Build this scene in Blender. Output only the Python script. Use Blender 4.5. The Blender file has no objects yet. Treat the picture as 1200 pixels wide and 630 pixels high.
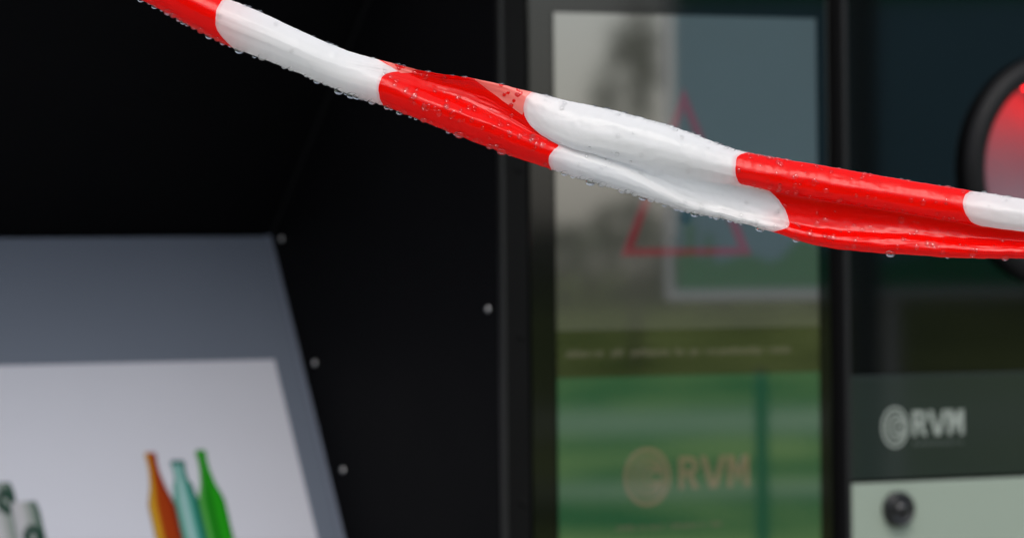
import bpy, bmesh, math, random
import numpy as np
from mathutils import Vector, Matrix, noise

random.seed(7)
SC = bpy.context.scene
COL = SC.collection
R = math.radians
CAMZ = 1.45

# ------------------------------------------------------------------ camera, sky, sun, exposure
cam_d = bpy.data.cameras.new('camera')
cam = bpy.data.objects.new('camera', cam_d)
COL.objects.link(cam)
cam.matrix_world = Matrix.Translation((0, 0, CAMZ)) @ Matrix.Rotation(R(90), 4, 'X') @ Matrix.Rotation(-0.0106, 4, 'Z')
cam_d.sensor_width = 23.5
cam_d.lens = 97.9
cam_d.clip_start = 0.05
cam_d.clip_end = 3000
cam_d.dof.use_dof = True
cam_d.dof.focus_distance = 2.342
cam_d.dof.aperture_fstop = 7.6
cam_d.dof.aperture_blades = 9
SC.camera = cam

SUN_EL, SUN_AZ = 54, 170          # veiled sun behind the photographer
w = bpy.data.worlds.new('World')
SC.world = w
w.use_nodes = True
wn = w.node_tree
bg = wn.nodes['Background']
sky = wn.nodes.new('ShaderNodeTexSky')
sky.sky_type = 'NISHITA'
sky.sun_disc = False
sky.sun_elevation = R(SUN_EL)
sky.sun_rotation = R(SUN_AZ)
sky.air_density = 1.0
sky.dust_density = 2.0
sky.ozone_density = 1.0
hs = wn.nodes.new('ShaderNodeHueSaturation')      # thin overcast: less blue than a clear sky
hs.inputs['Saturation'].default_value = .5
wn.links.new(sky.outputs[0], hs.inputs['Color'])
wn.links.new(hs.outputs[0], bg.inputs[0])
bg.inputs[1].default_value = 0.15

sl = bpy.data.lights.new('sun', 'SUN')
sun = bpy.data.objects.new('sun', sl)
COL.objects.link(sun)
sl.energy = 1.05
sl.angle = R(28)
sl.color = (1.0, 0.955, 0.90)
az, el = R(SUN_AZ), R(SUN_EL)
sdir = Vector((math.sin(az) * math.cos(el), math.cos(az) * math.cos(el), math.sin(el)))
sun.rotation_euler = sdir.to_track_quat('Z', 'Y').to_euler()

SC.view_settings.view_transform = 'Standard'
SC.view_settings.look = 'None'
SC.view_settings.gamma = 1
SC.view_settings.exposure = 0.72
SC.render.engine = 'CYCLES'
SC.cycles.use_denoising = True
SC.cycles.max_bounces = 12
SC.cycles.transmission_bounces = 10
SC.cycles.sample_clamp_indirect = 6

# ------------------------------------------------------------------ helpers
def srgb(r, g, b):
    f = lambda v: (v / 255) / 12.92 if v <= 10.3 else (((v / 255) + .055) / 1.055) ** 2.4
    return (f(r), f(g), f(b))

def mat(name, color, rough=0.5, ior=1.45, metal=0.0, emit=None, estr=1.0, vary=0.0, vscale=8.0, bump=0.0, bscale=300.0):
    m = bpy.data.materials.new(name)
    m.use_nodes = True
    nt = m.node_tree
    b = nt.nodes['Principled BSDF']
    b.inputs['Base Color'].default_value = (*color, 1)
    b.inputs['Roughness'].default_value = rough
    b.inputs['IOR'].default_value = ior
    b.inputs['Metallic'].default_value = metal
    if emit is not None:
        b.inputs['Emission Color'].default_value = (*emit, 1)
        b.inputs['Emission Strength'].default_value = estr
    if vary or bump:
        tc = nt.nodes.new('ShaderNodeTexCoord')
    if vary:
        n = nt.nodes.new('ShaderNodeTexNoise')
        n.inputs['Scale'].default_value = vscale
        n.inputs['Detail'].default_value = 6
        nt.links.new(tc.outputs['Object'], n.inputs['Vector'])
        mx = nt.nodes.new('ShaderNodeMix')
        mx.data_type = 'RGBA'
        mx.inputs['A'].default_value = (*[c * (1 - vary) for c in color], 1)
        mx.inputs['B'].default_value = (*[min(1, c * (1 + vary)) for c in color], 1)
        nt.links.new(n.outputs['Fac'], mx.inputs['Factor'])
        nt.links.new(mx.outputs['Result'], b.inputs['Base Color'])
        mr = nt.nodes.new('ShaderNodeMapRange')
        mr.inputs['To Min'].default_value = max(0, rough - .08)
        mr.inputs['To Max'].default_value = min(1, rough + .08)
        nt.links.new(n.outputs['Fac'], mr.inputs['Value'])
        nt.links.new(mr.outputs['Result'], b.inputs['Roughness'])
    if bump:
        n2 = nt.nodes.new('ShaderNodeTexNoise')
        n2.inputs['Scale'].default_value = bscale
        n2.inputs['Detail'].default_value = 4
        nt.links.new(tc.outputs['Object'], n2.inputs['Vector'])
        bp = nt.nodes.new('ShaderNodeBump')
        bp.inputs['Strength'].default_value = bump
        bp.inputs['Distance'].default_value = 0.002
        nt.links.new(n2.outputs['Fac'], bp.inputs['Height'])
        nt.links.new(bp.outputs['Normal'], b.inputs['Normal'])
    return m

def link(name, me, m=None, parent=None, smooth=False, mats=None):
    o = bpy.data.objects.new(name, me)
    COL.objects.link(o)
    for mm in (mats or ([m] if m else [])):
        me.materials.append(mm)
    if parent:
        o.parent = parent
    if smooth:
        for p in me.polygons:
            p.use_smooth = True
    return o

def build(name, bm, m=None, parent=None, smooth=False, mats=None):
    me = bpy.data.meshes.new(name)
    bmesh.ops.recalc_face_normals(bm, faces=bm.faces)
    bm.to_mesh(me)
    bm.free()
    return link(name, me, m, parent, smooth, mats)

def tag(o, label=None, cat=None, group=None, kind=None):
    if label: o['label'] = label
    if cat: o['category'] = cat
    if group: o['group'] = group
    if kind: o['kind'] = kind
    return o

def empty(name, loc, rz=0):
    o = bpy.data.objects.new(name, None)
    COL.objects.link(o)
    o.location = loc
    o.rotation_euler = (0, 0, rz)
    o.empty_display_size = 0.1
    return o

def box(bm, x0, x1, y0, y1, z0, z1, bev=0.0, seg=2):
    r = bmesh.ops.create_cube(bm, size=1, matrix=Matrix.Translation(((x0 + x1) / 2, (y0 + y1) / 2, (z0 + z1) / 2)) @
                              Matrix.Diagonal((x1 - x0, y1 - y0, z1 - z0, 1)))
    if bev:
        es = list({e for v in r['verts'] for e in v.link_edges})
        bmesh.ops.bevel(bm, geom=es, offset=bev, segments=seg, affect='EDGES', profile=.6)

def prism(bm, pts, axis, a0, a1):
    """closed outline pts (p,q); axis 'x': (a,p,q), 'y': (p,a,q)"""
    f = (lambda p, q, a: (a, p, q)) if axis == 'x' else (lambda p, q, a: (p, a, q))
    A = [bm.verts.new(f(p, q, a0)) for p, q in pts]
    B = [bm.verts.new(f(p, q, a1)) for p, q in pts]
    n = len(pts)
    bm.faces.new(A)
    bm.faces.new(B[::-1])
    for i in range(n):
        bm.faces.new((A[i], A[(i + 1) % n], B[(i + 1) % n], B[i]))

def lathe(bm, prof, n=48, M=None, closed=False):
    """prof: (r, h) pairs, axis +Z, transformed by M"""
    rings = []
    for r, h in prof:
        ring = []
        for i in range(n):
            a = 2 * math.pi * i / n
            v = Vector((r * math.cos(a), r * math.sin(a), h))
            ring.append(bm.verts.new(M @ v if M else v))
        rings.append(ring)
    k = len(rings)
    for j in range(k if closed else k - 1):
        A, B = rings[j], rings[(j + 1) % k]
        for i in range(n):
            bm.faces.new((A[i], A[(i + 1) % n], B[(i + 1) % n], B[i]))
    if not closed:
        for ring in (rings[0], rings[-1]):
            try: bm.faces.new(ring)
            except Exception: pass

FRONT = Matrix.Rotation(R(90), 4, 'X')     # lathe axis +Z -> -Y (out of a front face)

def ring_flat(bm, cx, cz, rx, rz, width, y0, y1, n=56, a0=0, a1=360):
    full = abs(a1 - a0) >= 360
    k = n if full else n + 1
    rows = []
    for i in range(k):
        a = R(a0 + (a1 - a0) * i / n)
        ca, sa = math.cos(a), math.sin(a)
        row = []
        for (q, y) in ((0, y0), (0, y1), (1, y1), (1, y0)):
            row.append(bm.verts.new((cx + (rx - q * width) * ca, y, cz + (rz - q * width) * sa)))
        rows.append(row)
    for i in range(k if full else k - 1):
        A, B = rows[i], rows[(i + 1) % k]
        for j in range(4):
            bm.faces.new((A[j], A[(j + 1) % 4], B[(j + 1) % 4], B[j]))
    if not full:
        bm.faces.new(rows[0]); bm.faces.new(rows[-1][::-1])

def lettering(name, x0, x1, z0, z1, y, m, parent, wt=.24):
    """R V M in bold strokes, raised on a front face"""
    bm = bmesh.new()
    W, H = (x1 - x0), (z1 - z0)
    k = [0]
    def poly(pts):
        k[0] += 1
        prism(bm, [(x0 + p * W, z0 + q * H) for p, q in pts], 'y', y - .0003 - .00004 * k[0], y)
    t = wt * .30
    # R
    poly([(0, 0), (t, 0), (t, 1), (0, 1)])
    o = [(t, 1)] + [(.15 + .125 * math.sin(a), .71 + .29 * math.cos(a)) for a in [math.pi * q / 10 for q in range(11)]] + [(t, .42)]
    n = [(t, .60)] + [(.15 + .055 * math.sin(a), .71 - .11 * math.cos(a)) for a in [math.pi * q / 10 for q in range(11)]] + [(t, .82)]
    poly(o + n)
    poly([(.115, .44), (.20, .44), (.285, 0), (.195, 0)])
    # V
    poly([(.305, 1), (.390, 1), (.490, .22), (.505, 0), (.435, 0)])
    poly([(.590, 1), (.675, 1), (.545, 0), (.475, 0), (.490, .22)])
    # M
    poly([(.690, 0), (.690 + t, 0), (.690 + t, 1), (.690, 1)])
    poly([(1 - t, 0), (1, 0), (1, 1), (1 - t, 1)])
    poly([(.690 + t * .2, 1), (.690 + t * 1.25, 1), (.868, .42), (.845, .12)])
    poly([(1 - t * 1.25, 1), (1 - t * .2, 1), (.845, .12), (.822, .42)])
    return build(name, bm, m, parent)

def small_print(bm, words, x0, x1, z0, z1, y, seed=1):
    """a line of print too small to read: letter-sized ticks in words of the given lengths"""
    rnd = random.Random(seed)
    tot = sum(words) + len(words) - 1
    u = (x1 - x0) / tot
    x = x0
    for wl in words:
        for k in range(wl):
            h = rnd.choice((.62, .62, .62, .95))
            z_lo = z0 - (.25 * (z1 - z0) if rnd.random() < .12 else 0)
            a, b = x + .12 * u, x + .88 * u
            zt = z0 + h * (z1 - z0)
            t = .24 * u
            box(bm, a, a + t, y - .0003, y, z_lo, zt)
            if rnd.random() < .75:
                box(bm, b - t, b, y - .0003, y, z0, z0 + .62 * (z1 - z0))
            box(bm, a + t, b - t, y - .0003, y, z0 + .5 * (z1 - z0), z0 + .62 * (z1 - z0))
            x += u
        x += u

# ------------------------------------------------------------------ materials
M = {}
M['black_paint'] = mat('black powder coat', (.0042, .0042, .0050), .55, 1.10, vary=.15, vscale=14, bump=.25, bscale=900)
M['black_front'] = mat('black front paint', (.005, .005, .005), .5, 1.12, vary=.15, vscale=10, bump=.2, bscale=900)
M['black_gloss'] = mat('black glass', (.002, .0023, .0025), .05, 1.56)
M['black_rubber'] = mat('black rubber', (.006, .006, .0065), .5, 1.25, vary=.2, vscale=40)
M['board'] = mat('slate blue painted board', (.074, .090, .122), .5, 1.45, vary=.05, vscale=6)
M['poster'] = mat('white poster film', (.36, .368, .415), .45, 1.45, vary=.02, vscale=12)
M['screw'] = mat('steel screw', (.55, .55, .56), .32, 1.45, metal=1)
M['name_panel'] = mat('dark teal name panel', (.015, .022, .019), .06, 1.5)
M['white_panel'] = mat('pale grey green panel', (.24, .285, .235), .35, 1.45, vary=.03, vscale=5)
M['print_white'] = mat('pale print', (.24, .27, .24), .5)
M['print_dim'] = mat('dim print', (.06, .075, .065), .5)
M['knob'] = mat('black lock plastic', (.008, .008, .009), .3, 1.45)
SIOR = 2.95
EM = .60
M['screen_light'] = mat('screen lit message page', (.004,) * 3, .03, SIOR, emit=(.036, .036, .031), estr=EM)
M['screen_dark'] = mat('screen dark banner', (.004,) * 3, .03, SIOR, emit=(.002, .003, .001), estr=EM)
M['screen_green'] = mat('screen green page', (.004,) * 3, .03, SIOR, emit=(.004, .050, .022), estr=EM)
M['screen_logo'] = mat('screen tan lettering', (.004,) * 3, .03, SIOR, emit=(.095, .073, .048), estr=EM)
M['screen_text'] = mat('screen dim lettering', (.004,) * 3, .03, SIOR, emit=(.075, .067, .05), estr=EM)
M['screen_red'] = mat('screen red sign', (.004,) * 3, .03, SIOR, emit=(.095, .003, .010), estr=EM)
M['screen_black'] = mat('screen black mark', (.004,) * 3, .03, SIOR, emit=(.004, .006, .006), estr=EM)
M['grey_plastic'] = mat('grey intake plastic', (.24, .215, .25), .35, 1.45)
M['red_lamp'] = mat('red signal lamp', (.3, .002, .002), .3, emit=(1.0, .006, .008), estr=4.8)
M['steel_post'] = mat('galvanised steel', (.35, .36, .37), .42, metal=1, vary=.2, vscale=30)
M['pole'] = mat('dark green pole paint', (.018, .035, .028), .5, 1.3)

# ------------------------------------------------------------------ the setting
def grass_mat():
    m = bpy.data.materials.new('meadow')
    m.use_nodes = True
    nt = m.node_tree
    b = nt.nodes['Principled BSDF']
    b.inputs['Roughness'].default_value = .9
    b.inputs['Specular IOR Level'].default_value = 0.0
    tc = nt.nodes.new('ShaderNodeTexCoord')
    n = nt.nodes.new('ShaderNodeTexNoise')
    n.inputs['Scale'].default_value = .35
    n.inputs['Detail'].default_value = 9
    n.inputs['Roughness'].default_value = .7
    nt.links.new(tc.outputs['Object'], n.inputs['Vector'])
    cr = nt.nodes.new('ShaderNodeValToRGB')
    cr.color_ramp.elements[0].position = .45
    cr.color_ramp.elements[0].color = (.012, .030, .003, 1)
    cr.color_ramp.elements[1].position = .57
    cr.color_ramp.elements[1].color = (.21, .25, .08, 1)
    nt.links.new(n.outputs['Fac'], cr.inputs['Fac'])
    nt.links.new(cr.outputs['Color'], b.inputs['Base Color'])
    return m

bm = bmesh.new()
bmesh.ops.create_grid(bm, x_segments=40, y_segments=40, size=700)
tag(build('ground', bm, grass_mat()), kind='structure')
bm = bmesh.new()
box(bm, -4, 4.2, -1.0, 7.5, -.05, .02)
tag(build('paving', bm, mat('wet concrete paving', (.30, .30, .29), .45, vary=.25, vscale=3, bump=.3, bscale=60)), kind='structure')

def strip(name, c, half_w, half_l, m):
    ux, uy = .856, -.514
    bm = bmesh.new()
    vs = [bm.verts.new((c[0] + a * half_w * ux - b * half_l * uy, c[1] + a * half_w * uy + b * half_l * ux, .006)) for a, b in ((-1, -1), (1, -1), (1, 1), (-1, 1))]
    bm.faces.new(vs)
    return tag(build(name, bm, m), kind='structure')
grav = mat('pale gravel', (.20, .22, .16), .9, 1.05, vary=.6, vscale=.6)
strip('path', (31.2, -14.9), 3.2, 40, grav)
strip('path', (20.5, -8.5), .9, 40, grav)

def leaf_crown(bm, c, rad, n, size, seed):
    rnd = random.Random(seed)
    cl = [(Vector((rnd.gauss(0, .45), rnd.gauss(0, .45), rnd.gauss(0, .45))), rnd.uniform(.3, .6)) for _ in range(14)]
    for i in range(n):
        cc, cr = rnd.choice(cl)
        d = Vector((rnd.gauss(0, 1), rnd.gauss(0, 1), rnd.gauss(0, 1))).normalized() * cr * rnd.random() ** .4
        p = Vector(c) + Vector(((cc.x + d.x) * rad[0], (cc.y + d.y) * rad[1], (cc.z + d.z) * rad[2]))
        q = Matrix.Rotation(rnd.uniform(0, 6.28), 3, Vector((rnd.gauss(0, 1), rnd.gauss(0, 1), rnd.gauss(0, 1))).normalized())
        s = size * rnd.uniform(.6, 1.3)
        vs = [bm.verts.new(p + q @ Vector(v)) for v in ((-s, 0, 0), (0, -.5 * s, 0), (s, 0, 0), (0, .5 * s, 0))]
        bm.faces.new(vs)

M['leaf'] = mat('leaves', (.06, .085, .035), .6, 1.2, vary=.4, vscale=2)
M['bark'] = mat('bark', (.10, .085, .07), .85, vary=.3, vscale=8)

def tree(x, y, h, rad, n, size, label, seed):
    t = empty('field_tree', (x, y, 0))
    tag(t, label, 'tree')
    bm = bmesh.new()
    lathe(bm, [(.07 * h / 6, 0), (.05 * h / 6, h * .3), (.04 * h / 6, h * .55), (.02, h * .9)], 10)
    build('trunk', bm, M['bark'], t, True)
    bm = bmesh.new()
    leaf_crown(bm, (0, 0, h * .74), rad, n, size, seed)
    build('crown', bm, M['leaf'], t)

tree(50.8, -24.6, 6.0, (.46, .46, 1.0), 750, .10, 'slender young tree standing alone in the meadow', 3)

# far hedge at the end of the meadow, one mass
bm = bmesh.new()
rnd = random.Random(5)
for k in range(9000):
    a = R(rnd.uniform(-60, 12))
    d = 150 + rnd.uniform(-4, 4)
    x, y = d * math.cos(a), d * math.sin(a)
    hh = 3.2 + 1.6 * noise.noise(Vector((a * 14, 0, 0))) + 1.0 * noise.noise(Vector((a * 60, 3, 0)))
    z = rnd.uniform(0, 1) ** .8 * hh
    s = rnd.uniform(.3, .6)
    q = Matrix.Rotation(rnd.uniform(0, 6.28), 3, Vector((rnd.gauss(0, 1), rnd.gauss(0, 1), rnd.gauss(0, 1))).normalized())
    vs = [bm.verts.new(Vector((x, y, z)) + q @ Vector(v)) for v in ((-s, 0, 0), (0, -.6 * s, 0), (s, 0, 0), (0, .6 * s, 0))]
    bm.faces.new(vs)
tag(build('hedge', bm, M['leaf']), 'far hedgerow along the end of the meadow', 'hedge', kind='stuff')

# unseen wood behind the photographer, added to darken reflections on the tape
bm = bmesh.new()
for k in range(9000):
    x = rnd.uniform(-34, 13); y = -17 + rnd.uniform(-2, 2)
    hh = 7.5 + 1.8 * noise.noise(Vector((x * .35, 0, 0))) + 1.2 * noise.noise(Vector((x * 1.3, 3, 0)))
    z = rnd.uniform(0, 1) ** .9 * hh
    s_ = rnd.uniform(.25, .5)
    q = Matrix.Rotation(rnd.uniform(0, 6.28), 3, Vector((rnd.gauss(0, 1), rnd.gauss(0, 1), rnd.gauss(0, 1))).normalized())
    bm.faces.new([bm.verts.new(Vector((x, y, z)) + q @ Vector(v)) for v in ((-s_, 0, 0), (0, -.6 * s_, 0), (s_, 0, 0), (0, .6 * s_, 0))])
tag(build('added_woodland', bm, M['leaf']), 'unseen dark wood edge added behind the paved spot to block low sky', 'wood', kind='stuff')

# information board standing opposite the machine, mirrored in its glass
bb = empty('information_board', (2.41, 2.655, 0), math.atan2(.857, .515))
tag(bb, 'standing board with a blue sky and green hill picture in a white frame', 'board')
M['bb_sky'] = mat('printed sky', (.22, .46, .55), .6, 1.1, vary=.25, vscale=2.2)
M['bb_green'] = mat('printed hills', (.02, .34, .13), .6, 1.1, vary=.15, vscale=4)
M['bb_white'] = mat('white frame paint', (.85, .82, .82), .4)
BW, BZ0, BZ1 = 1.0, CAMZ - .050, CAMZ + .52
FW = .015
bm = bmesh.new(); box(bm, FW, BW - FW, -.012, .012, BZ0 + FW, BZ1 - FW)
build('picture_panel', bm, M['bb_sky'], bb)
bm = bmesh.new()
pts = [(FW, BZ0 + FW)] + [(FW + (BW - 2 * FW) * i / 80, BZ0 + .062 + .006 * math.sin(i * .9) + .026 * max(0, math.sin(i * .33 - 3.9)) ** 2) for i in range(81)] + [(BW - FW, BZ0 + FW)]
prism(bm, pts, 'y', .0125, .0145)
for tx, tw_, th in ((.030, .012, .118), (.060, .009, .10), (.40, .02, .13), (.62, .012, .11)):
    box(bm, tx, tx + tw_, .0147, .0155, BZ0 + .05, BZ0 + th)
box(bm, FW, BW - FW, .0125, .0145, CAMZ + .40, BZ1 - FW)
build('hill_picture', bm, M['bb_green'], bb)
for (x0, x1, z0, z1) in ((0, BW, BZ0, BZ0 + FW), (0, BW, BZ1 - FW, BZ1), (0, FW * .6, BZ0 + FW, BZ1 - FW), (BW - FW, BW, BZ0 + FW, BZ1 - FW)):
    bm = bmesh.new(); box(bm, x0, x1, -.02, .02, z0, z1, .003)
    build('frame_bar', bm, M['bb_white'], bb)
for x in (.335, .90):
    bm = bmesh.new(); box(bm, x, x + .02, -.03, -.005, 0.02, BZ0 - .001, .003)
    build('leg', bm, M['bb_white'], bb)

def pole(x, y, r, h, label):
    bm = bmesh.new()
    lathe(bm, [(r * 1.8, 0), (r * 1.8, .02), (r, .03), (r, h - .02), (r * .6, h)], 20)
    o = build('steel_pole', bm, M['pole'], None, True)
    o.location = (x, y, 0)
    tag(o, label, 'pole')
pole(2.115, 3.135, .025, 2.6, 'tall dark pole in front of the information board')
pole(2.217, 2.917, .010, CAMZ - .15, 'short dark post beside the tall pole')

# ------------------------------------------------------------------ return kiosk (black, with the recess)
YAW = R(29.5)
def L(z): return CAMZ + z          # heights below are measured from the lens height
KS = empty('container_return_kiosk', (0, 3.83, 0), YAW)
tag(KS, 'black kiosk with a recess holding a slanted grey blue board and bottle poster', 'kiosk')
W_R, W_L = -.0122, -1.02
bm = bmesh.new()
side = [(.006, .0), (.006, 2.02), (.72, 2.02), (.72, .0)]
prism(bm, side, 'x', W_R, W_R + .027)
build('side_wall', bm, M['black_paint'], KS)
bm = bmesh.new(); prism(bm, side, 'x', W_L - .03, W_L)
build('side_wall', bm, M['black_paint'], KS)
bm = bmesh.new(); box(bm, W_R + .0015, W_R + .0300, 0, .0055, .05, 2.02, .0025, 3)
o = build('front_post', bm, M['black_front'], KS)
bm = bmesh.new(); box(bm, W_R - .0005, W_R + .0038, -.004, .003, .05, 2.02, .0012, 2)
build('edge_strip', bm, mat('edge strip', (.012, .012, .012), .4, 1.3), KS)
bm = bmesh.new(); box(bm, W_L, W_R - .001, .60, .70, .02, 2.0)
build('back_wall', bm, M['black_paint'], KS)
bm = bmesh.new(); box(bm, W_L - .03, W_R + .027, .0, .72, 2.021, 2.06, .006)
build('roof', bm, M['black_paint'], KS)
# leaning hood above the board:  from (d .4615, z +.0363) forwards and up to the front
bm = bmesh.new()
prism(bm, [(.4630, L(.0363)), (.006, L(.510)), (.006, 2.019), (.03, 2.019), (.03, L(.525)), (.487, L(.0563))], 'x', W_L + .001, W_R - .001)
build('hood', bm, M['black_paint'], KS)
bm = bmesh.new()
prism(bm, [(.459, L(.036)), (.010, L(.500)), (.006, L(.500)), (.455, L(.036))], 'x', W_R - .0035, W_R - .0012)
build('seam', bm, mat('seam sealant', (.010, .010, .011), .5, 1.3), KS)
# slanted board
DD, DZ = (.4615 - .3079), (.0363 + .2561)
LEN = math.hypot(DD, DZ); ud = (-DD / LEN, -DZ / LEN)      # down-slope direction (d, z)
nd = (-DZ / LEN, DD / LEN)                                  # out of the board (towards the viewer)
def bpt(S, u, off):                                         # board coordinates to kiosk coordinates
    return (S, .4615 + ud[0] * u + nd[0] * off, L(.0363) + ud[1] * u + nd[1] * off)
def slab(bm, S0, S1, u0, u1, o0, o1, bev=0.0):
    r = [bm.verts.new(bpt(S, u, o)) for o in (o0, o1) for (S, u) in ((S0, u0), (S1, u0), (S1, u1), (S0, u1))]
    for f in ((0, 1, 2, 3), (7, 6, 5, 4), (0, 4, 5, 1), (1, 5, 6, 2), (2, 6, 7, 3), (3, 7, 4, 0)):
        bm.faces.new([r[i] for i in f])
    if bev:
        bmesh.ops.bevel(bm, geom=bm.edges[:], offset=bev, segments=2, affect='EDGES')
bm = bmesh.new(); slab(bm, W_L + .002, W_R - .0015, .001, .62, -.012, 0, .0015)
build('info_board', bm, M['board'], KS)
bm = bmesh.new(); slab(bm, W_R - .0075, W_R - .0012, .001, .62, .0003, .0012)
build('board_edge_trim', bm, mat('board trim', (.085, .10, .135), .45), KS)
bm = bmesh.new(); box(bm, W_L, W_R - .001, .10, .13, .02, L(-.49))
build('base_panel', bm, M['black_paint'], KS)
bm = bmesh.new(); box(bm, W_L, W_R - .001, .10, .30, L(-.489), L(-.47))
build('ledge', bm, M['black_paint'], KS)
bm = bmesh.new(); slab(bm, -.62, -.0430, .1386, .56, .0006, .0016)
poster = build('poster', bm, M['poster'], KS)

def vc_mat(name):
    m = bpy.data.materials.new(name)
    m.use_nodes = True
    nt = m.node_tree
    a = nt.nodes.new('ShaderNodeAttribute')
    a.attribute_name = 'ink'
    nt.links.new(a.outputs['Color'], nt.nodes['Principled BSDF'].inputs['Base Color'])
    nt.nodes['Principled BSDF'].inputs['Roughness'].default_value = .5
    nt.nodes['Principled BSDF'].inputs['IOR'].default_value = 1.15
    return m
INK = vc_mat('poster ink')

def print_shape(name, rows, stops, off, mark=None):
    """flat printed picture: rows (u, left S, right S), stops (fraction, ink colour) across"""
    N = 16
    me = bpy.data.meshes.new(name)
    V, Fc, C = [], [], []
    us = []
    for a, b in zip(rows[:-1], rows[1:]):
        k = max(1, int((b[0] - a[0]) / .004))
        for i in range(k):
            t = i / k
            us.append(tuple(a[j] + (b[j] - a[j]) * t for j in range(3)))
    us.append(rows[-1])
    for (u, l, r) in us:
        for i in range(N + 1):
            f = i / N
            S = l + (r - l) * f
            V.append(bpt(S, u, off))
            for (f0, c0), (f1, c1) in zip(stops[:-1], stops[1:]):
                if f0 <= f <= f1 + 1e-9:
                    t = (f - f0) / max(1e-6, f1 - f0)
                    col = [c0[j] + (c1[j] - c0[j]) * t for j in range(3)]
                    break
            if mark:
                col = mark(S, u, col)
            C.append((col[0] * .55, col[1] * .55, col[2] * .55, 1))
    for j in range(len(us) - 1):
        for i in range(N):
            a = j * (N + 1) + i
            Fc.append((a, a + 1, a + N + 2, a + N + 1))
    me.from_pydata(V, [], Fc)
    at = me.color_attributes.new('ink', 'FLOAT_COLOR', 'POINT')
    for i, c in enumerate(C):
        at.data[i].color = c
    o = link(name, me, INK, KS)
    o.parent = poster
    return o

def bottle_rows(cx, top, rn, sh, rb, bot):
    return [(top, cx - rn * .92, cx + rn * .92), (top + .002, cx - rn * 1.12, cx + rn * 1.12), (top + .007, cx - rn * 1.12, cx + rn * 1.12), (top + .008, cx - rn, cx + rn),
            (top + .02, cx - rn * 1.05, cx + rn * 1.05), (top + (sh - top) * .65, cx - rn * 1.55, cx + rn * 1.6),
            (sh - .008, cx - rb * .84, cx + rb * .84), (sh, cx - rb, cx + rb), (bot, cx - rb * 1.02, cx + rb * 1.02)]
S_ = srgb
def darken_lip(top, c):
    return lambda S, u, col: c if u < top + .0065 else col
b1 = print_shape('bottle_print', bottle_rows(-.1975, .2338, .0053, .2890, .0142, .47),
                 [(0, S_(125, 100, 60)), (.12, S_(205, 160, 35)), (.25, S_(205, 150, 35)), (.37, S_(160, 62, 6)), (.75, S_(160, 52, 5)), (1, S_(100, 32, 12))], .0022)
b2 = print_shape('bottle_print', bottle_rows(-.1712, .2428, .0066, .2830, .0128, .47),
                 [(0, S_(90, 150, 140)), (.18, S_(90, 165, 150)), (.4, S_(175, 205, 208)), (.55, S_(120, 185, 178)), (.8, S_(10, 125, 105)), (1, S_(10, 85, 75))], .0019,
                 darken_lip(.2428, S_(20, 95, 85)))
b3 = print_shape('bottle_print', bottle_rows(-.1450, .2330, .0050, .2868, .0140, .47),
                 [(0, S_(60, 130, 50)), (.12, S_(95, 175, 85)), (.25, S_(30, 140, 25)), (.45, S_(20, 120, 15)), (.7, S_(35, 165, 20)), (.9, S_(25, 140, 15)), (1, S_(10, 95, 10))], .0024)
b1['label'] = 'amber bottle picture'; b2['label'] = 'teal bottle picture'; b3['label'] = 'green bottle picture'
def emblem(cx, cu):
    def f(S, u, col):
        r = math.hypot(S - cx, (u - cu) * .85)
        if .0030 < r < .0105: return (.012, .05, .033)
        return col
    return f
def can_rows(l, r, top, bot):
    return [(top, l + .003, r - .003), (top + .003, l + .0005, r - .0015), (top + .010, l, r), (bot, l, r)]
cst = [(0, (.42, .43, .46)), (.3, (.55, .55, .58)), (.65, (.30, .34, .32)), (.85, (.10, .16, .13)), (1, (.05, .10, .075))]
c1 = print_shape('can_print', can_rows(-.3500, -.3215, .2795, .40), cst, .0022, emblem(-.3335, .3165))
c2 = print_shape('can_print', can_rows(-.3760, -.3430, .2590, .40), cst, .0019, emblem(-.3530, .2790))
c3 = print_shape('can_print', [(.205, -.368, -.350), (.225, -.370, -.3485), (.262, -.372, -.3462)], [(0, (.5, .5, .53)), (.7, (.36, .40, .40)), (1, (.20, .25, .25))], .0014)

def screw(parent, x, d, z, face, r=.0028):
    bm = bmesh.new()
    Mx = Matrix.Translation((x, d, z)) @ (Matrix.Rotation(R(-90), 4, 'Y') if face == 'side' else FRONT)
    lathe(bm, [(r, 0), (r, .0006), (r * .8, .0016), (r * .4, .0022), (.0004, .0023)], 20, Mx)
    return build('screw', bm, M['screw'], parent, True)
for d, z in ((.4388, .0318), (.3691, -.0892), (.3117, -.1908), (.25, -.30), (.0227, -.0359), (.023, .30), (.023, -.37)):
    screw(KS, W_R, d, L(z), 'side')

# ------------------------------------------------------------------ reverse vending machine
RV = empty('reverse_vending_machine', (0, 3.83, 0), YAW)
tag(RV, 'reverse vending machine with a lit screen, round black bottle opening and pale lower panel', 'vending machine')
X1 = 1.16
bm = bmesh.new(); box(bm, .0190, X1, .24, .72, .0, 2.02); box(bm, X1 - .02, X1 - .001, .022, .239, .0, 2.0); box(bm, .019, X1 - .021, .022, .239, .0, .03)
build('housing', bm, M['black_paint'], RV)
bm = bmesh.new(); box(bm, .0185, .3425, .0, .0215, L(-.62), L(.52), .0015)
bezel = build('screen_door', bm, M['black_gloss'], RV)
bm = bmesh.new(); box(bm, .0185, .3425, .0, .0215, .05, L(-.623), .0015)
build('lower_door', bm, M['black_front'], RV)
bm = bmesh.new(); box(bm, .0185, .3425, .0, .0215, L(.523), 2.0, .0015)
build('upper_door', bm, M['black_front'], RV)
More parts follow.
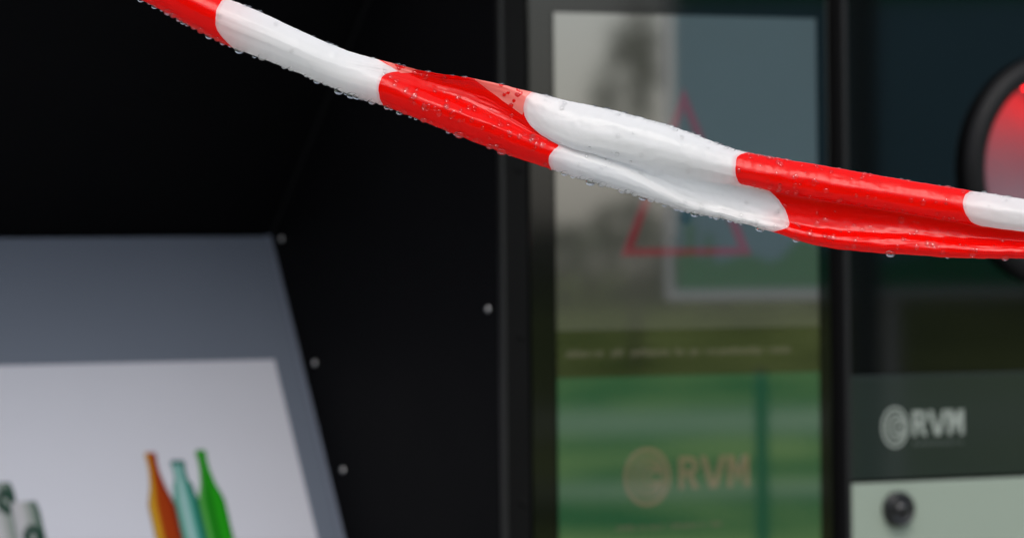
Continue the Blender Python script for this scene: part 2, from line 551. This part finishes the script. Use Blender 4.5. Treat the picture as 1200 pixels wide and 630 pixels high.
# screen: pages of the display, flat in the glass
def page(name, x0, x1, z0, z1, m, parent, y0=-.0012, y1=-.0002):
    bm = bmesh.new(); box(bm, x0, x1, y0, y1, L(z0), L(z1))
    return build(name, bm, m, parent)
DX0, DX1, DT = .0453, .3285, .2308
disp = page('screen', DX0 - .0015, DX1 + .0015, -.296, DT + .0015, M['black_gloss'], RV, -.0006, .0)
page('message_page', DX0, DX1, -.0566, DT, M['screen_light'], disp)
page('banner', DX0, DX1, -.0988, -.0568, M['screen_dark'], disp)
page('start_page', DX0, DX1, -.2945, -.0990, M['screen_green'], disp)
bm = bmesh.new()
small_print(bm, [8, 3, 8, 2, 2, 12, 5], .0540, .2965, L(-.0805), L(-.0725), -.0013, 4)
build('banner_text', bm, M['screen_text'], disp)
bm = bmesh.new()
small_print(bm, [6, 2, 5, 9, 2, 4], .1050, .2200, L(-.2385), L(-.2335), -.0013, 6)
build('instruction_text', bm, M['screen_text'], disp)
# warning triangle, with its mark
bm = bmesh.new()
ax, az, bx0, bx1, bz = .1828, L(.164), .1130, .2545, L(.0105)
t = .0085
V = lambda x, z, y: bm.verts.new((x, y, z))
outer = [(ax, az), (bx1, bz), (bx0, bz)]
inner = [(ax, az - t * 2.15), (bx1 - t * 1.62, bz + t * .88), (bx0 + t * 1.62, bz + t * .88)]
for y in (-.0013, -.0016):
    pass
fo = [V(*p, -.0017) for p in outer]; fi = [V(*p, -.0017) for p in inner]
bo = [V(*p, -.0013) for p in outer]; bi = [V(*p, -.0013) for p in inner]
for i in range(3):
    j = (i + 1) % 3
    bm.faces.new((fo[i], fo[j], fi[j], fi[i])); bm.faces.new((bo[i], bi[i], bi[j], bo[j]))
    bm.faces.new((fo[i], bo[i], bo[j], fo[j])); bm.faces.new((fi[i], fi[j], bi[j], bi[i]))
build('warning_triangle', bm, M['screen_red'], disp)
bm = bmesh.new()
prism(bm, [(ax - .0065, L(.112)), (ax + .0065, L(.112)), (ax + .0035, L(.062)), (ax - .0035, L(.062))], 'y', -.0017, -.0013)
lathe(bm, [(.0072, 0), (.0072, .0004)], 24, Matrix.Translation((ax, -.0013, L(.046))) @ FRONT)
build('exclamation_mark', bm, M['screen_black'], disp)

def logo(name, cx, cz, rx, rz, y, m, parent):
    bm = bmesh.new()
    ring_flat(bm, cx, cz, rx, rz, rx * .17, y - .0004, y)
    for f, dx, wd, (a0, a1) in ((.70, .05, .13, (0, 360)), (.47, .13, .13, (20, 340)), (.26, .22, .12, (30, 330))):
        ring_flat(bm, cx + dx * rx, cz, rx * f, rz * f, rx * wd, y - .0004, y, 44, a0, a1)
    return build(name, bm, m, parent)
logo('logo', .1390, L(-.1910), .0250, .0268, -.0013, M['screen_logo'], disp)
lettering('lettering', .1727, .2492, L(-.2035), L(-.1735), -.0013, M['screen_logo'], disp)

# intake door on the right
bm = bmesh.new(); box(bm, .3552, .3612, -.006, .0215, .05, 2.0, .0022, 3)
build('door_edge', bm, mat('door edge paint', (.012, .012, .0125), .4, 1.3), RV)
HX, HZ, RO, RI = .6054, L(.0894), .1135, .0885
def plate_with_hole(bm, x0, x1, z0, z1, y0, y1, cx, cz, r, n=64):
    ang = [2 * math.pi * i / n for i in range(n)]
    def edge(a):
        c, s = math.cos(a), math.sin(a)
        k = min((x1 - cx) / c if c > 1e-9 else 1e9, (x0 - cx) / c if c < -1e-9 else 1e9,
                (z1 - cz) / s if s > 1e-9 else 1e9, (z0 - cz) / s if s < -1e-9 else 1e9)
        return (cx + k * c, cz + k * s)
    for sx, sz in ((x0, z0), (x1, z0), (x1, z1), (x0, z1)):
        ang.append(math.atan2(sz - cz, sx - cx) % (2 * math.pi))
    ang = sorted(set(ang)); n = len(ang)
    I = [[bm.verts.new((cx + r * math.cos(a), y, cz + r * math.sin(a))) for a in ang] for y in (y0, y1)]
    O = [[bm.verts.new((edge(a)[0], y, edge(a)[1])) for a in ang] for y in (y0, y1)]
    for i in range(n):
        j = (i + 1) % n
        bm.faces.new((I[0][i], I[0][j], O[0][j], O[0][i])); bm.faces.new((I[1][j], I[1][i], O[1][i], O[1][j]))
        bm.faces.new((I[0][j], I[0][i], I[1][i], I[1][j])); bm.faces.new((O[0][i], O[0][j], O[1][j], O[1][i]))
bm = bmesh.new(); plate_with_hole(bm, .3614, X1, L(-.1030), L(.52), 0, .0215, HX, HZ, .0965)
build('intake_door', bm, M['black_gloss'], RV)
bm = bmesh.new(); box(bm, .3614, X1, 0, .0215, L(.523), 2.0, .0015)
build('upper_door', bm, M['black_front'], RV)
bm = bmesh.new()
prof = []
for i in range(8):
    a = 2 * math.pi * i / 20
    prof.append(((RO + RI) / 2 + (RO - RI) / 2 * math.cos(a), .004 + .013 * math.sin(a)))
lathe(bm, prof, 72, Matrix.Translation((HX, 0, HZ)) @ FRONT, closed=True)
build('intake_ring', bm, M['black_rubber'], RV, True)
TUN = Matrix.Translation((HX, 0, HZ)) @ FRONT
bm = bmesh.new()
lathe(bm, [(.0880, .0), (.0880, -.020), (.0870, -.0215), (.0860, -.17), (.0875, -.17), (.0945, -.0215), (.0945, .0)], 64, TUN, closed=True)
build('intake_sleeve', bm, M['grey_plastic'], RV, True)
bm = bmesh.new(); lathe(bm, [(.0863, -.085), (.0863, -.088), (.05, -.090)], 48, TUN)
build('intake_flap', bm, M['grey_plastic'], RV)
bm = bmesh.new()
ring_flat(bm, HX, HZ, .0862, .0862, .004, .034, .066, 60, 35, 135)
build('signal_lamp', bm, M['red_lamp'], RV)
# name panel
bm = bmesh.new(); box(bm, .3614, X1, -.0025, .0195, L(-.2015), L(-.1040), .0008)
npan = build('name_panel', bm, M['name_panel'], RV)
logo('logo', .4123, L(-.1532), .0152, .0192, -.0027, M['print_white'], npan)
lettering('lettering', .4325, .4915, L(-.1620), L(-.1382), -.0027, M['print_white'], npan, .26)
bm = bmesh.new(); small_print(bm, [12], .4330, .4905, L(-.1710), L(-.1665), -.0027, 9)
build('small_print', bm, M['print_dim'], npan)
# pale lower panel with lock
bm = bmesh.new(); box(bm, .3614, X1, -.004, .0195, .18, L(-.2052), .0015)
lp = build('lower_panel', bm, M['white_panel'], RV)
bm = bmesh.new()
lathe(bm, [(.0165, .0), (.0165, .006), (.0150, .009), (.0125, .010), (.0118, .0085), (.0052, .0085), (.0046, .012), (.0018, .0125)], 40,
      Matrix.Translation((.4124, -.0042, L(-.2300))) @ FRONT)
build('lock', bm, M['knob'], lp, True)
for z in (.30, .10, -.05, -.20, -.35):
    o = screw(RV, .0085, 0, L(z - .01), 'front', .0030)
    o.parent = KS
    o.data.materials.clear(); o.data.materials.append(M['black_front'])

# ------------------------------------------------------------------ barrier tape
TY = 2.35
TOP = [(-607.0, 384.8), (-420.1, 278.5), (-279.8, 206.5), (-209.7, 174.7), (-153.5, 149.7), (-139.5, 143.9), (-116.1, 132.8), (-92.7, 122.3), (-70.2, 115.4), (-45.8, 109.1), (-17.7, 104.5), (10.4, 97.7), (29.2, 92.8), (47.9, 88.8), (76.1, 81.5), (94.8, 75.6), (123.8, 64.5), (141.7, 60.5), (169.8, 55.5), (212.0, 47.6), (249.6, 41.1), (282.4, 35.6), (423.3, 20.4), (611.4, 28.8), (893.9, 72.8)]
BOT = [(-607.2, 363.7), (-420.3, 255.9), (-280.0, 188.6), (-209.9, 154.1), (-186.5, 141.6), (-167.8, 131.0), (-151.5, 122.9), (-139.8, 118.5), (-116.4, 108.9), (-93.0, 98.8), (-69.5, 90.5), (-46.1, 80.9), (-18.1, 69.3), (0.7, 62.0), (21.7, 54.8), (47.5, 46.5), (70.9, 39.2), (94.3, 31.4), (122.5, 25.0), (145.9, 18.2), (164.6, 11.9), (188.1, 7.9), (216.3, 5.7), (244.5, 3.5), (282.1, 2.7), (423.0, -3.1), (611.2, 8.1), (893.7, 53.0)]

def hermite(xs, ys):
    """smooth curve through tabulated values (limited slopes); ys may be arrays"""
    xs = np.array(xs, float); ys = np.array(ys, float)
    sec = (ys[1:] - ys[:-1]) / (xs[1:] - xs[:-1]).reshape((-1,) + (1,) * (ys.ndim - 1))
    mm = np.zeros_like(ys)
    h = xs[1:] - xs[:-1]
    hs = h.reshape((-1,) + (1,) * (ys.ndim - 1))
    mm[1:-1] = (sec[:-1] * hs[1:] + sec[1:] * hs[:-1]) / (hs[1:] + hs[:-1])
    mm[0], mm[-1] = sec[0], sec[-1]
    def f(x):
        i = int(np.clip(np.searchsorted(xs, x) - 1, 0, len(xs) - 2))
        hh = xs[i + 1] - xs[i]
        t = (x - xs[i]) / hh
        return ((2 * t**3 - 3 * t**2 + 1) * ys[i] + (t**3 - 2 * t**2 + t) * hh * mm[i] + (-2 * t**3 + 3 * t**2) * ys[i + 1] + (t**3 - t**2) * hh * mm[i + 1])
    return f
def smooth_tab(T, n=1):
    return hermite([p[0] for p in T], [p[1] for p in T])
ftop, fbot = smooth_tab(TOP), smooth_tab(BOT)

# cross-sections: sixteen points (height fraction, mm towards the viewer) from the hidden lower edge, round the
# front, to the hidden upper edge; stations are mm along the tape
ST = [
 (-620, [(.5,-5),(.15,-4),(0,0),(.10,3.0),(.22,4.6),(.33,5.4),(.42,5.8),(.5,6),(.57,6),(.64,5.8),(.73,5.2),(.83,4.0),(.93,2.2),(1,0),(.85,-3),(.5,-5)]),
 (-210, [(.5,-7),(.15,-5),(0,0),(.10,4.5),(.22,7),(.33,8.2),(.42,8.8),(.5,9),(.57,9),(.64,8.8),(.73,8),(.83,6.3),(.93,3.5),(1,0),(.85,-4),(.5,-6.5)]),
 (-100, [(.5,-7),(.15,-5),(0,0),(.10,4.5),(.22,7.2),(.34,8.4),(.44,8.8),(.53,8.7),(.60,8.3),(.67,7.6),(.75,6.6),(.83,5.2),(.92,3.0),(1,0),(.85,-4),(.5,-6.5)]),
 (-70,  [(.4,-7),(.12,-5),(0,0),(.12,5),(.28,8),(.44,8.5),(.58,6.8),(.66,5.4),(.73,4.3),(.80,3.4),(.86,2.6),(.92,1.8),(.97,1),(1,0),(.9,-3),(.6,-6)]),
 (-38,  [(.35,-7),(.10,-5),(0,0),(.10,5),(.26,8.5),(.41,8.5),(.54,4.2),(.62,0.4),(.70,-2),(.77,-3),(.84,-3),(.90,-2.5),(.96,-1.5),(1,0),(.95,-3),(.75,-5)]),
 (0,    [(.30,-7),(.08,-4),(0,0),(.08,5),(.20,8.5),(.33,8.5),(.42,4.6),(.48,1.6),(.55,.4),(.62,.2),(.70,.5),(.80,1),(.92,1),(1,0),(.95,-3),(.8,-4)]),
 (23,   [(.28,-7),(.08,-4),(0,0),(.07,5),(.17,8),(.28,7.5),(.36,4.4),(.385,3.6),(.40,4.2),(.42,6.0),(.50,7.8),(.65,8.5),(.85,5),(1,0),(.92,-3.5),(.7,-5)]),
 (61,   [(.28,-6),(.08,-4),(0,0),(.06,4),(.14,6.5),(.24,6),(.32,3.5),(.35,3),(.37,4),(.40,7),(.48,10),(.64,11.5),(.85,8),(1,0),(.90,-4),(.65,-6)]),
 (94,   [(.28,-6),(.10,-4),(0,0),(.03,2.5),(.07,3.8),(.11,3.5),(.16,1.8),(.27,1.2),(.38,3),(.46,6.5),(.55,10),(.68,12),(.87,8),(1,0),(.88,-4.5),(.62,-7)]),
 (127,  [(.28,-6),(.10,-3.5),(0,0),(.02,2),(.05,2.6),(.09,2.2),(.16,0.4),(.30,-.6),(.50,.3),(.54,5.2),(.62,9.5),(.74,11),(.90,7),(1,0),(.86,-5),(.6,-7)]),
 (165,  [(.28,-6),(.10,-3.5),(0,1),(.04,5.2),(.09,6.2),(.15,4.6),(.22,0),(.36,-1.5),(.585,-.5),(.57,5),(.66,9),(.79,9.5),(.92,5.5),(1,0),(.86,-5),(.6,-7)]),
 (216,  [(.28,-6),(.10,-3),(0,2),(.07,7),(.14,6.8),(.20,4.8),(.28,1),(.38,-1),(.575,-.5),(.56,4.8),(.66,8.5),(.79,9),(.92,5.2),(1,0),(.86,-5),(.6,-7)]),
 (282,  [(.28,-6),(.10,-3),(0,1.5),(.06,5),(.12,5.5),(.18,4),(.25,1),(.30,-.5),(.465,0),(.45,5),(.56,9.5),(.75,10),(.92,5.5),(1,0),(.86,-5),(.6,-7)]),
 (430,  [(.4,-7),(.15,-4),(0,0),(.08,4),(.18,6),(.28,6),(.36,4.5),(.42,4),(.47,4.5),(.52,6.5),(.62,8.5),(.77,8.5),(.92,4.5),(1,0),(.86,-5),(.6,-7)]),
 (640,  [(.5,-7),(.15,-5),(0,0),(.10,4.5),(.22,7),(.33,8.2),(.42,8.8),(.5,9),(.57,9),(.64,8.8),(.73,8),(.83,6.3),(.93,3.5),(1,0),(.85,-4),(.5,-6.5)]),
 (900,  [(.5,-5),(.15,-4),(0,0),(.10,3.0),(.22,4.6),(.33,5.4),(.42,5.8),(.5,6),(.57,6),(.64,5.8),(.73,5.2),(.83,4.0),(.93,2.2),(1,0),(.85,-3),(.5,-5)]),
]
fsec = hermite([s[0] for s in ST], [s[1] for s in ST])

# where the red and white prints meet, mm along the tape, for each of the sixteen points
P = lambda v: [.47 * (a - 600) for a in v]
EDGE = [
 P([292,284,276,266,259,257,257,257,257.5,258,259,261,264,270,285,292]),
 P([460,455,451,447.5,446.5,447,449,452,456,463,470,459,451,446,452,460]),
 P([662,655,648,644.5,645,651,656,647,634,623,616.5,615.5,618,625.5,632,640]),
 P([900,902,904,910,917,923,925,921,902,869,863,862,864.5,879,884,890]),
 P([1345,1340,1335,1330,1325,1318,1308,1296,1270,1150,1132,1127,1131,1141,1146,1150]),
]
EDGE = [[a - 92 for a in EDGE[0]]] + EDGE
EDGE = [[a - 92 for a in EDGE[0]]] + EDGE
EDGE = [[a - 95 for a in EDGE[0]]] + EDGE
EDGE = [[a - 95 for a in EDGE[0]]] + EDGE          # an even number of prints before the one at the picture's left
for k in range(2):
    EDGE = [[a - 95 for a in EDGE[0]]] + EDGE
for k in range(8):
    EDGE = EDGE + [[a + 104 for a in EDGE[-1]]]
EDGE = np.array(EDGE)

PINK_SHEEN = [[(-72.1,116.9),(-60.0,108.3),(-48.2,108.8),(-55.2,113.0)],  # sky sheen on the red film, painted in as pink patches
        [(-22.4,106.5),(14.6,98.9),(6.5,84.5)]]
def sdist(p, poly):
    """signed distance to a polygon, positive inside"""
    d = 1e9; ins = False
    n = len(poly)
    for i in range(n):
        ax, ay = poly[i]; bx, by = poly[(i + 1) % n]
        ex, ey = bx - ax, by - ay
        t = max(0, min(1, ((p[0] - ax) * ex + (p[1] - ay) * ey) / (ex * ex + ey * ey)))
        d = min(d, math.hypot(p[0] - ax - t * ex, p[1] - ay - t * ey))
        if (ay > p[1]) != (by > p[1]) and p[0] < (bx - ax) * (p[1] - ay) / (by - ay) + ax:
            ins = not ins
    return d if ins else -d

xs = list(np.arange(-605, -220, 3.0)) + list(np.arange(-220, 300, .75)) + list(np.arange(300, 892, 3.0))
SUB = 5
us = np.arange(0, 15 + 1e-9, 1 / SUB)
def cr(p, u):
    i = min(int(u), 14); t = u - i
    a, b, c, d = p[max(i - 1, 0)], p[i], p[i + 1], p[min(i + 2, 15)]
    lin = b + (c - b) * t
    return .35 * lin + .65 * .5 * (2 * b + (c - a) * t + (2 * a - 5 * b + 4 * c - d) * t * t + (3 * b - a - 3 * c + d) * t**3)
NX, NU = len(xs), len(us)
GRID = np.zeros((NX, NU, 3))
BAND = np.zeros((NX, NU)); PK = np.zeros((NX, NU))
ucols = np.array([[cr(EDGE[k], u) for u in us] for k in range(len(EDGE))])
for i, x in enumerate(xs):
    zt, zb = ftop(x), fbot(x)
    sec = fsec(x)
    wob_t = .35 * noise.noise(Vector((x / 9, 0, 7))) + .25 * noise.noise(Vector((x / 3.5, 0, 1)))
    wob_b = .35 * noise.noise(Vector((x / 8, 5, 7))) + .2 * noise.noise(Vector((x / 3, 5, 1)))
    for j, u in enumerate(us):
        wf, d = cr(sec, u)
        wf = min(max(wf, -.004), 1.004)
        z = zb + wob_b + (zt + wob_t - zb - wob_b) * wf
        # long soft wrinkles running with the tape and fine film crumple
        calm = .16 + .84 * max(0, min(1, (x + 95) / 30))
        d += (.12 + .24 * calm) * noise.noise(Vector((x / 34, u * .75, 2))) + calm * .13 * noise.noise(Vector((x / 13, u * 1.5, 5))) + calm * .06 * noise.noise(Vector((x / 4.0, u * 2.6, 9)))
        # tension creases slanting across the film
        q2 = noise.noise(Vector((x / 60 + u * .12, u * 2.3, 41)))
        d += calm * .20 * (1 - min(1, abs(q2) * 9))
        q = noise.noise(Vector((x / 26 + u * .30, u * 1.1, 21)))
        d += .24 * (1 - min(1, abs(q) * 7)) * (.05 + .95 * max(0, min(1, (x + 75) / 60)))
        GRID[i, j] = (x, z, d * .86)
        e = ucols[:, j]
        BAND[i, j] = np.interp(x, e, np.arange(len(e)))
        if 2 <= u <= 14:
            PK[i, j] = max(sdist((x, z), pl) for pl in PINK_SHEEN)
        else:
            PK[i, j] = -9

def tw(p):       # tape millimetres to metres in the tape's own frame
    return Vector((p[0] * .001, -p[2] * .001, p[1] * .001))

# ---- rain drops clinging to the film
Mw = bpy.data.materials.new('rain water')
Mw.use_nodes = True
nw = Mw.node_tree
pb = nw.nodes['Principled BSDF']
nw.nodes.remove(pb)
_rf = nw.nodes.new('ShaderNodeBsdfRefraction'); _rf.inputs['IOR'].default_value = 1.33; _rf.inputs['Roughness'].default_value = 0
_tr = nw.nodes.new('ShaderNodeBsdfTransparent')
_gl = nw.nodes.new('ShaderNodeBsdfGlossy'); _gl.inputs['Roughness'].default_value = .03
_lw = nw.nodes.new('ShaderNodeLayerWeight'); _lw.inputs['Blend'].default_value = .5
_pw = nw.nodes.new('ShaderNodeMath'); _pw.operation = 'POWER'; _pw.inputs[1].default_value = 4.5
nw.links.new(_lw.outputs['Facing'], _pw.inputs[0])
_fr = nw.nodes.new('ShaderNodeMath'); _fr.operation = 'MULTIPLY_ADD'; _fr.inputs[1].default_value = .6; _fr.inputs[2].default_value = .035
nw.links.new(_pw.outputs[0], _fr.inputs[0])
_m0 = nw.nodes.new('ShaderNodeMixShader'); _m0.inputs[0].default_value = .5
nw.links.new(_rf.outputs[0], _m0.inputs[1]); nw.links.new(_tr.outputs[0], _m0.inputs[2])
_mx = nw.nodes.new('ShaderNodeMixShader')
nw.links.new(_fr.outputs[0], _mx.inputs[0])
nw.links.new(_m0.outputs[0], _mx.inputs[1]); nw.links.new(_gl.outputs[0], _mx.inputs[2])
nw.links.new(_mx.outputs[0], nw.nodes['Material Output'].inputs['Surface'])

xi = np.array(xs)
def surf(x, u):
    i = int(np.clip(np.searchsorted(xi, x), 1, NX - 2)); j = int(np.clip(round(u * SUB), 1, NU - 2))
    p = tw(GRID[i, j])
    tx = tw(GRID[i + 1, j]) - tw(GRID[i - 1, j]); tu = tw(GRID[i, j + 1]) - tw(GRID[i, j - 1])
    n = tx.cross(tu).normalized()
    return p, n, tx.normalized()
p0, n0, _ = surf(-150, 7)
FLIP = -1 if n0.y > 0 else 1

rd = random.Random(11)
drops = []     # (position, normal, along, r_along, r_down, height)
def front_drop(x, u, r, flat=.55, el=1.0):
    p, n, t = surf(x, u)
    n = n * FLIP
    drops.append((p, n, t, r, r * el, r * flat, r))
for k in range(300):     # scattered over the face, thick in the middle stretch
    x = rd.choice((rd.uniform(-205, 300), rd.uniform(-75, 200), rd.uniform(120, 260)))
    u = rd.uniform(2.4, 13.4)
    if -26 < x < 16 and u > 9.6: continue
    if x < -80 and rd.random() < .72 and u > 4.5: continue
    r = rd.choice((rd.uniform(.4, .8), rd.uniform(.7, 1.3), rd.uniform(1.1, 1.8)))
    if -150 < x < -70 or 8 < x < 140: r *= .8
    front_drop(x, u, r * .001, rd.uniform(.4, .6), rd.uniform(.95, 1.5))
for k in range(34):      # on the roll of the first red print
    front_drop(rd.uniform(-68, 18), rd.uniform(3.6, 6.3), rd.uniform(.9, 1.7) * .001, .5, rd.uniform(1.1, 1.7))
for k in range(8):      # on the corner with the painted pink sheen
    front_drop(rd.uniform(-8, 11), rd.uniform(10.2, 12.6), rd.uniform(.8, 1.3) * .001, .5, rd.uniform(1, 1.4))
x = 123.0
while x < 250:           # row hanging under the lip of the right-hand red print
    front_drop(x, rd.uniform(9.0, 9.5), rd.uniform(.7, 1.7 if x < 160 else 1.1) * .001, .75, 1.2)
    x += rd.uniform(2.0, 5.5)
x = -206.0
while x < 300:           # hanging from the lower edge
    dens = 1.0 if x < 0 or 20 < x < 130 else .35
    r = rd.choice((rd.uniform(.9, 1.5), rd.uniform(1.5, 2.3), rd.uniform(1.7, 2.9))) * .001
    if rd.random() < dens:
        p, n, t = surf(x, rd.uniform(1.9, 2.5))
        drops.append((p + Vector((0, -.55 * r, rd.uniform(-.1, .55) * r)), Vector((0, -.25, -1)).normalized(), t, r * 1.05, r * .95, r * rd.uniform(.75, 1.05), r))
    x += rd.uniform(2.4, 4.6) if dens == 1 else rd.uniform(4, 9)
x = -200.0
while x < 290:           # standing on the upper edge
    dens = 1.0 if 55 < x < 150 else .22
    r = rd.uniform(.8, 1.7) * .001
    if rd.random() < dens:
        p, n, t = surf(x, rd.uniform(12.6, 13.1))
        drops.append((p, Vector((0, -.35, 1)).normalized(), t, r * 1.25, r, r * .55, r))
    x += rd.uniform(1.8, 4.0)

for dr in drops:          # painted sheen is cut away where a drop sits
    cx_, cz_ = dr[0].x * 1000, dr[0].z * 1000
    i0 = int(np.searchsorted(xi, cx_))
    rr_ = dr[6] * 1000 * 1.05
    for i in range(max(0, i0 - 6), min(NX, i0 + 7)):
        for j in range(2 * SUB, 14 * SUB + 1):
            if PK[i, j] > -1:
                PK[i, j] = min(PK[i, j], math.hypot(GRID[i, j, 0] - cx_, GRID[i, j, 1] - cz_) - rr_)

TAPE = empty('barrier_tape', (0, TY, CAMZ))
tag(TAPE, 'red and white striped plastic barrier tape, twisted and wet with rain, strung across both machines', 'barrier tape')
me = bpy.data.meshes.new('film')
me.from_pydata([tw(GRID[i, j]) for i in range(NX) for j in range(NU)], [],
               [(i * NU + j, i * NU + j + 1, (i + 1) * NU + j + 1, (i + 1) * NU + j) for i in range(NX - 1) for j in range(NU - 1)])
a = me.attributes.new('band', 'FLOAT', 'POINT'); a.data.foreach_set('value', BAND.ravel())
a = me.attributes.new('pale', 'FLOAT', 'POINT'); a.data.foreach_set('value', PK.ravel())

def tape_mat():
    m = bpy.data.materials.new('barrier film')
    m.use_nodes = True
    nt = m.node_tree
    N, Lk = nt.nodes.new, nt.links.new
    b = nt.nodes['Principled BSDF']
    out = nt.nodes['Material Output']
    def math_(op, a, bv=None):
        n = N('ShaderNodeMath'); n.operation = op
        for k, v in enumerate((a, bv)):
            if v is None: continue
            if isinstance(v, (int, float)): n.inputs[k].default_value = v
            else: Lk(v, n.inputs[k])
        return n.outputs[0]
    ba = N('ShaderNodeAttribute'); ba.attribute_name = 'band'
    pa = N('ShaderNodeAttribute'); pa.attribute_name = 'pale'
    tc = N('ShaderNodeTexCoord')
    nz = N('ShaderNodeTexNoise'); nz.inputs['Scale'].default_value = 160; nz.inputs['Detail'].default_value = 3
    Lk(tc.outputs['Object'], nz.inputs['Vector'])
    jit = math_('MULTIPLY', math_('SUBTRACT', nz.outputs['Fac'], .5), .012)
    bnd = math_('ADD', ba.outputs['Fac'], jit)
    fr = math_('FRACT', math_('MULTIPLY', bnd, .5))          # 0-.5 white, .5-1 red
    red = math_('GREATER_THAN', fr, .5)
    # thin pink seam where the ink bleeds at the start of each red print
    mr = N('ShaderNodeMath'); mr.operation = 'PINGPONG'; mr.inputs[1].default_value = .5
    Lk(bnd, mr.inputs[0])
    sm = N('ShaderNodeMapRange'); sm.inputs['From Min'].default_value = .022; sm.inputs['From Max'].default_value = .004; sm.inputs['To Max'].default_value = .55
    Lk(mr.outputs[0], sm.inputs['Value'])
    near = sm.outputs['Result']
    wr = N('ShaderNodeTexNoise'); wr.inputs['Scale'].default_value = 14; wr.inputs['Detail'].default_value = 5
    Lk(tc.outputs['Object'], wr.inputs['Vector'])
    rc = N('ShaderNodeMix'); rc.data_type = 'RGBA'
    rc.inputs['A'].default_value = (.88, .003, .0015, 1); rc.inputs['B'].default_value = (.98, .004, .002, 1)
    Lk(wr.outputs['Fac'], rc.inputs['Factor'])
    wc = N('ShaderNodeMix'); wc.data_type = 'RGBA'
    wc.inputs['A'].default_value = (.82, .815, .81, 1); wc.inputs['B'].default_value = (.87, .865, .86, 1)
    Lk(wr.outputs['Fac'], wc.inputs['Factor'])
    m0 = N('ShaderNodeMix'); m0.data_type = 'RGBA'
    Lk(near, m0.inputs['Factor']); Lk(wc.outputs['Result'], m0.inputs['A']); m0.inputs['B'].default_value = (.88, .50, .52, 1)
    m1 = N('ShaderNodeMix'); m1.data_type = 'RGBA'
    Lk(red, m1.inputs['Factor']); Lk(m0.outputs['Result'], m1.inputs['A']); Lk(rc.outputs['Result'], m1.inputs['B'])
    pk = math_('GREATER_THAN', math_('ADD', pa.outputs['Fac'], math_('MULTIPLY', jit, 60)), 0.0)
    pk = math_('MULTIPLY', pk, math_('GREATER_THAN', fr, .42))
    m2 = N('ShaderNodeMix'); m2.data_type = 'RGBA'
    Lk(pk, m2.inputs['Factor']); Lk(m1.outputs['Result'], m2.inputs['A']); m2.inputs['B'].default_value = (.95, .27, .23, 1)  # pink stands for sky sheen, mixed into the film colour
    col = m2.outputs['Result']
    Lk(col, b.inputs['Base Color'])
    b.inputs['Roughness'].default_value = .24
    b.inputs['IOR'].default_value = 1.38
    rr = N('ShaderNodeMapRange'); rr.inputs['To Min'].default_value = .12; rr.inputs['To Max'].default_value = .26
    Lk(wr.outputs['Fac'], rr.inputs['Value']); Lk(rr.outputs['Result'], b.inputs['Roughness'])
    bp = N('ShaderNodeBump'); bp.inputs['Strength'].default_value = .35; bp.inputs['Distance'].default_value = .0006
    n3 = N('ShaderNodeTexNoise'); n3.inputs['Scale'].default_value = 260; n3.inputs['Detail'].default_value = 3
    Lk(tc.outputs['Object'], n3.inputs['Vector'])
    Lk(n3.outputs['Fac'], bp.inputs['Height']); Lk(bp.outputs['Normal'], b.inputs['Normal'])
    tr = N('ShaderNodeBsdfTranslucent'); Lk(col, tr.inputs['Color'])
    mx = N('ShaderNodeMixShader'); mx.inputs[0].default_value = .50
    Lk(b.outputs[0], mx.inputs[1]); Lk(tr.outputs[0], mx.inputs[2])
    Lk(mx.outputs[0], out.inputs['Surface'])
    return m
film = link('film', me, tape_mat(), TAPE, True)

bmi = bmesh.new()
bmesh.ops.create_icosphere(bmi, subdivisions=3, radius=1)
SV = np.array([v.co[:] for v in bmi.verts]); SF = [tuple(v.index for v in f.verts) for f in bmi.faces]
bmi.free()
def drop_geo(dr, seed):
    p, n, t, ra, rb, h, r = dr
    t = (t - n * t.dot(n)).normalized()
    b = n.cross(t)
    V = []
    for sx, sy, sz in SV:
        k = 1 + .10 * noise.noise(Vector((sx * 1.4 + seed * 3.1, sy * 1.4, sz)))
        hh = h if sz > 0 else h * .45
        V.append(p + t * (sx * ra * k) + b * (sy * rb * k) + n * (sz * hh))
    return V
drops.sort(key=lambda d: -d[6] if -205 < d[0].x * 1000 < 282 else 0)
for k, dr in enumerate(drops[:96]):
    me = bpy.data.meshes.new('water_drop')
    me.from_pydata(drop_geo(dr, k), [], SF)
    link('water_drop', me, Mw, TAPE, True)
V, Fc = [], []
for k, dr in enumerate(drops[96:]):
    o0 = len(V)
    V += drop_geo(dr, k + 200)
    Fc += [tuple(i + o0 for i in f) for f in SF]
me = bpy.data.meshes.new('small_water_drops')
me.from_pydata(V, [], Fc)
tag(link('small_water_drops', me, Mw, TAPE, True), kind='stuff')

# knots and the two posts that hold the tape, just outside the picture
def barrier_post(x, z, label):
    t = empty('barrier_post', (x, TY + .02, .02))
    tag(t, label, 'post')
    bm = bmesh.new(); lathe(bm, [(.018, .012), (.018, CAMZ + z + .10), (.010, CAMZ + z + .112)], 24)
    build('tube', bm, M['steel_post'], t, True)
    bm = bmesh.new(); lathe(bm, [(.14, 0), (.14, .008), (.03, .0125), (.02, .03)], 32)
    build('foot_plate', bm, M['steel_post'], t, True)
    bm = bmesh.new()
    for k, dz in enumerate((-.012, .004)):
        lathe(bm, [(.019, dz - .009), (.0215, dz - .006), (.0222, dz), (.0212, dz + .006), (.019, dz + .009)], 24,
              Matrix.Translation((0, 0, CAMZ + z)) @ Matrix.Rotation(R(12 if k else -9), 4, 'X'), closed=False)
    kn = build('knot', bm, mat('wound film', (.82, .02, .015), .3), None, True)
    kn.location = (x, .02, .02 - CAMZ)
    kn.parent = TAPE
barrier_post(-.612, .374, 'steel tube post that the high end of the tape is tied to')
barrier_post(.898, .063, 'steel tube post that the low end of the tape is tied to')
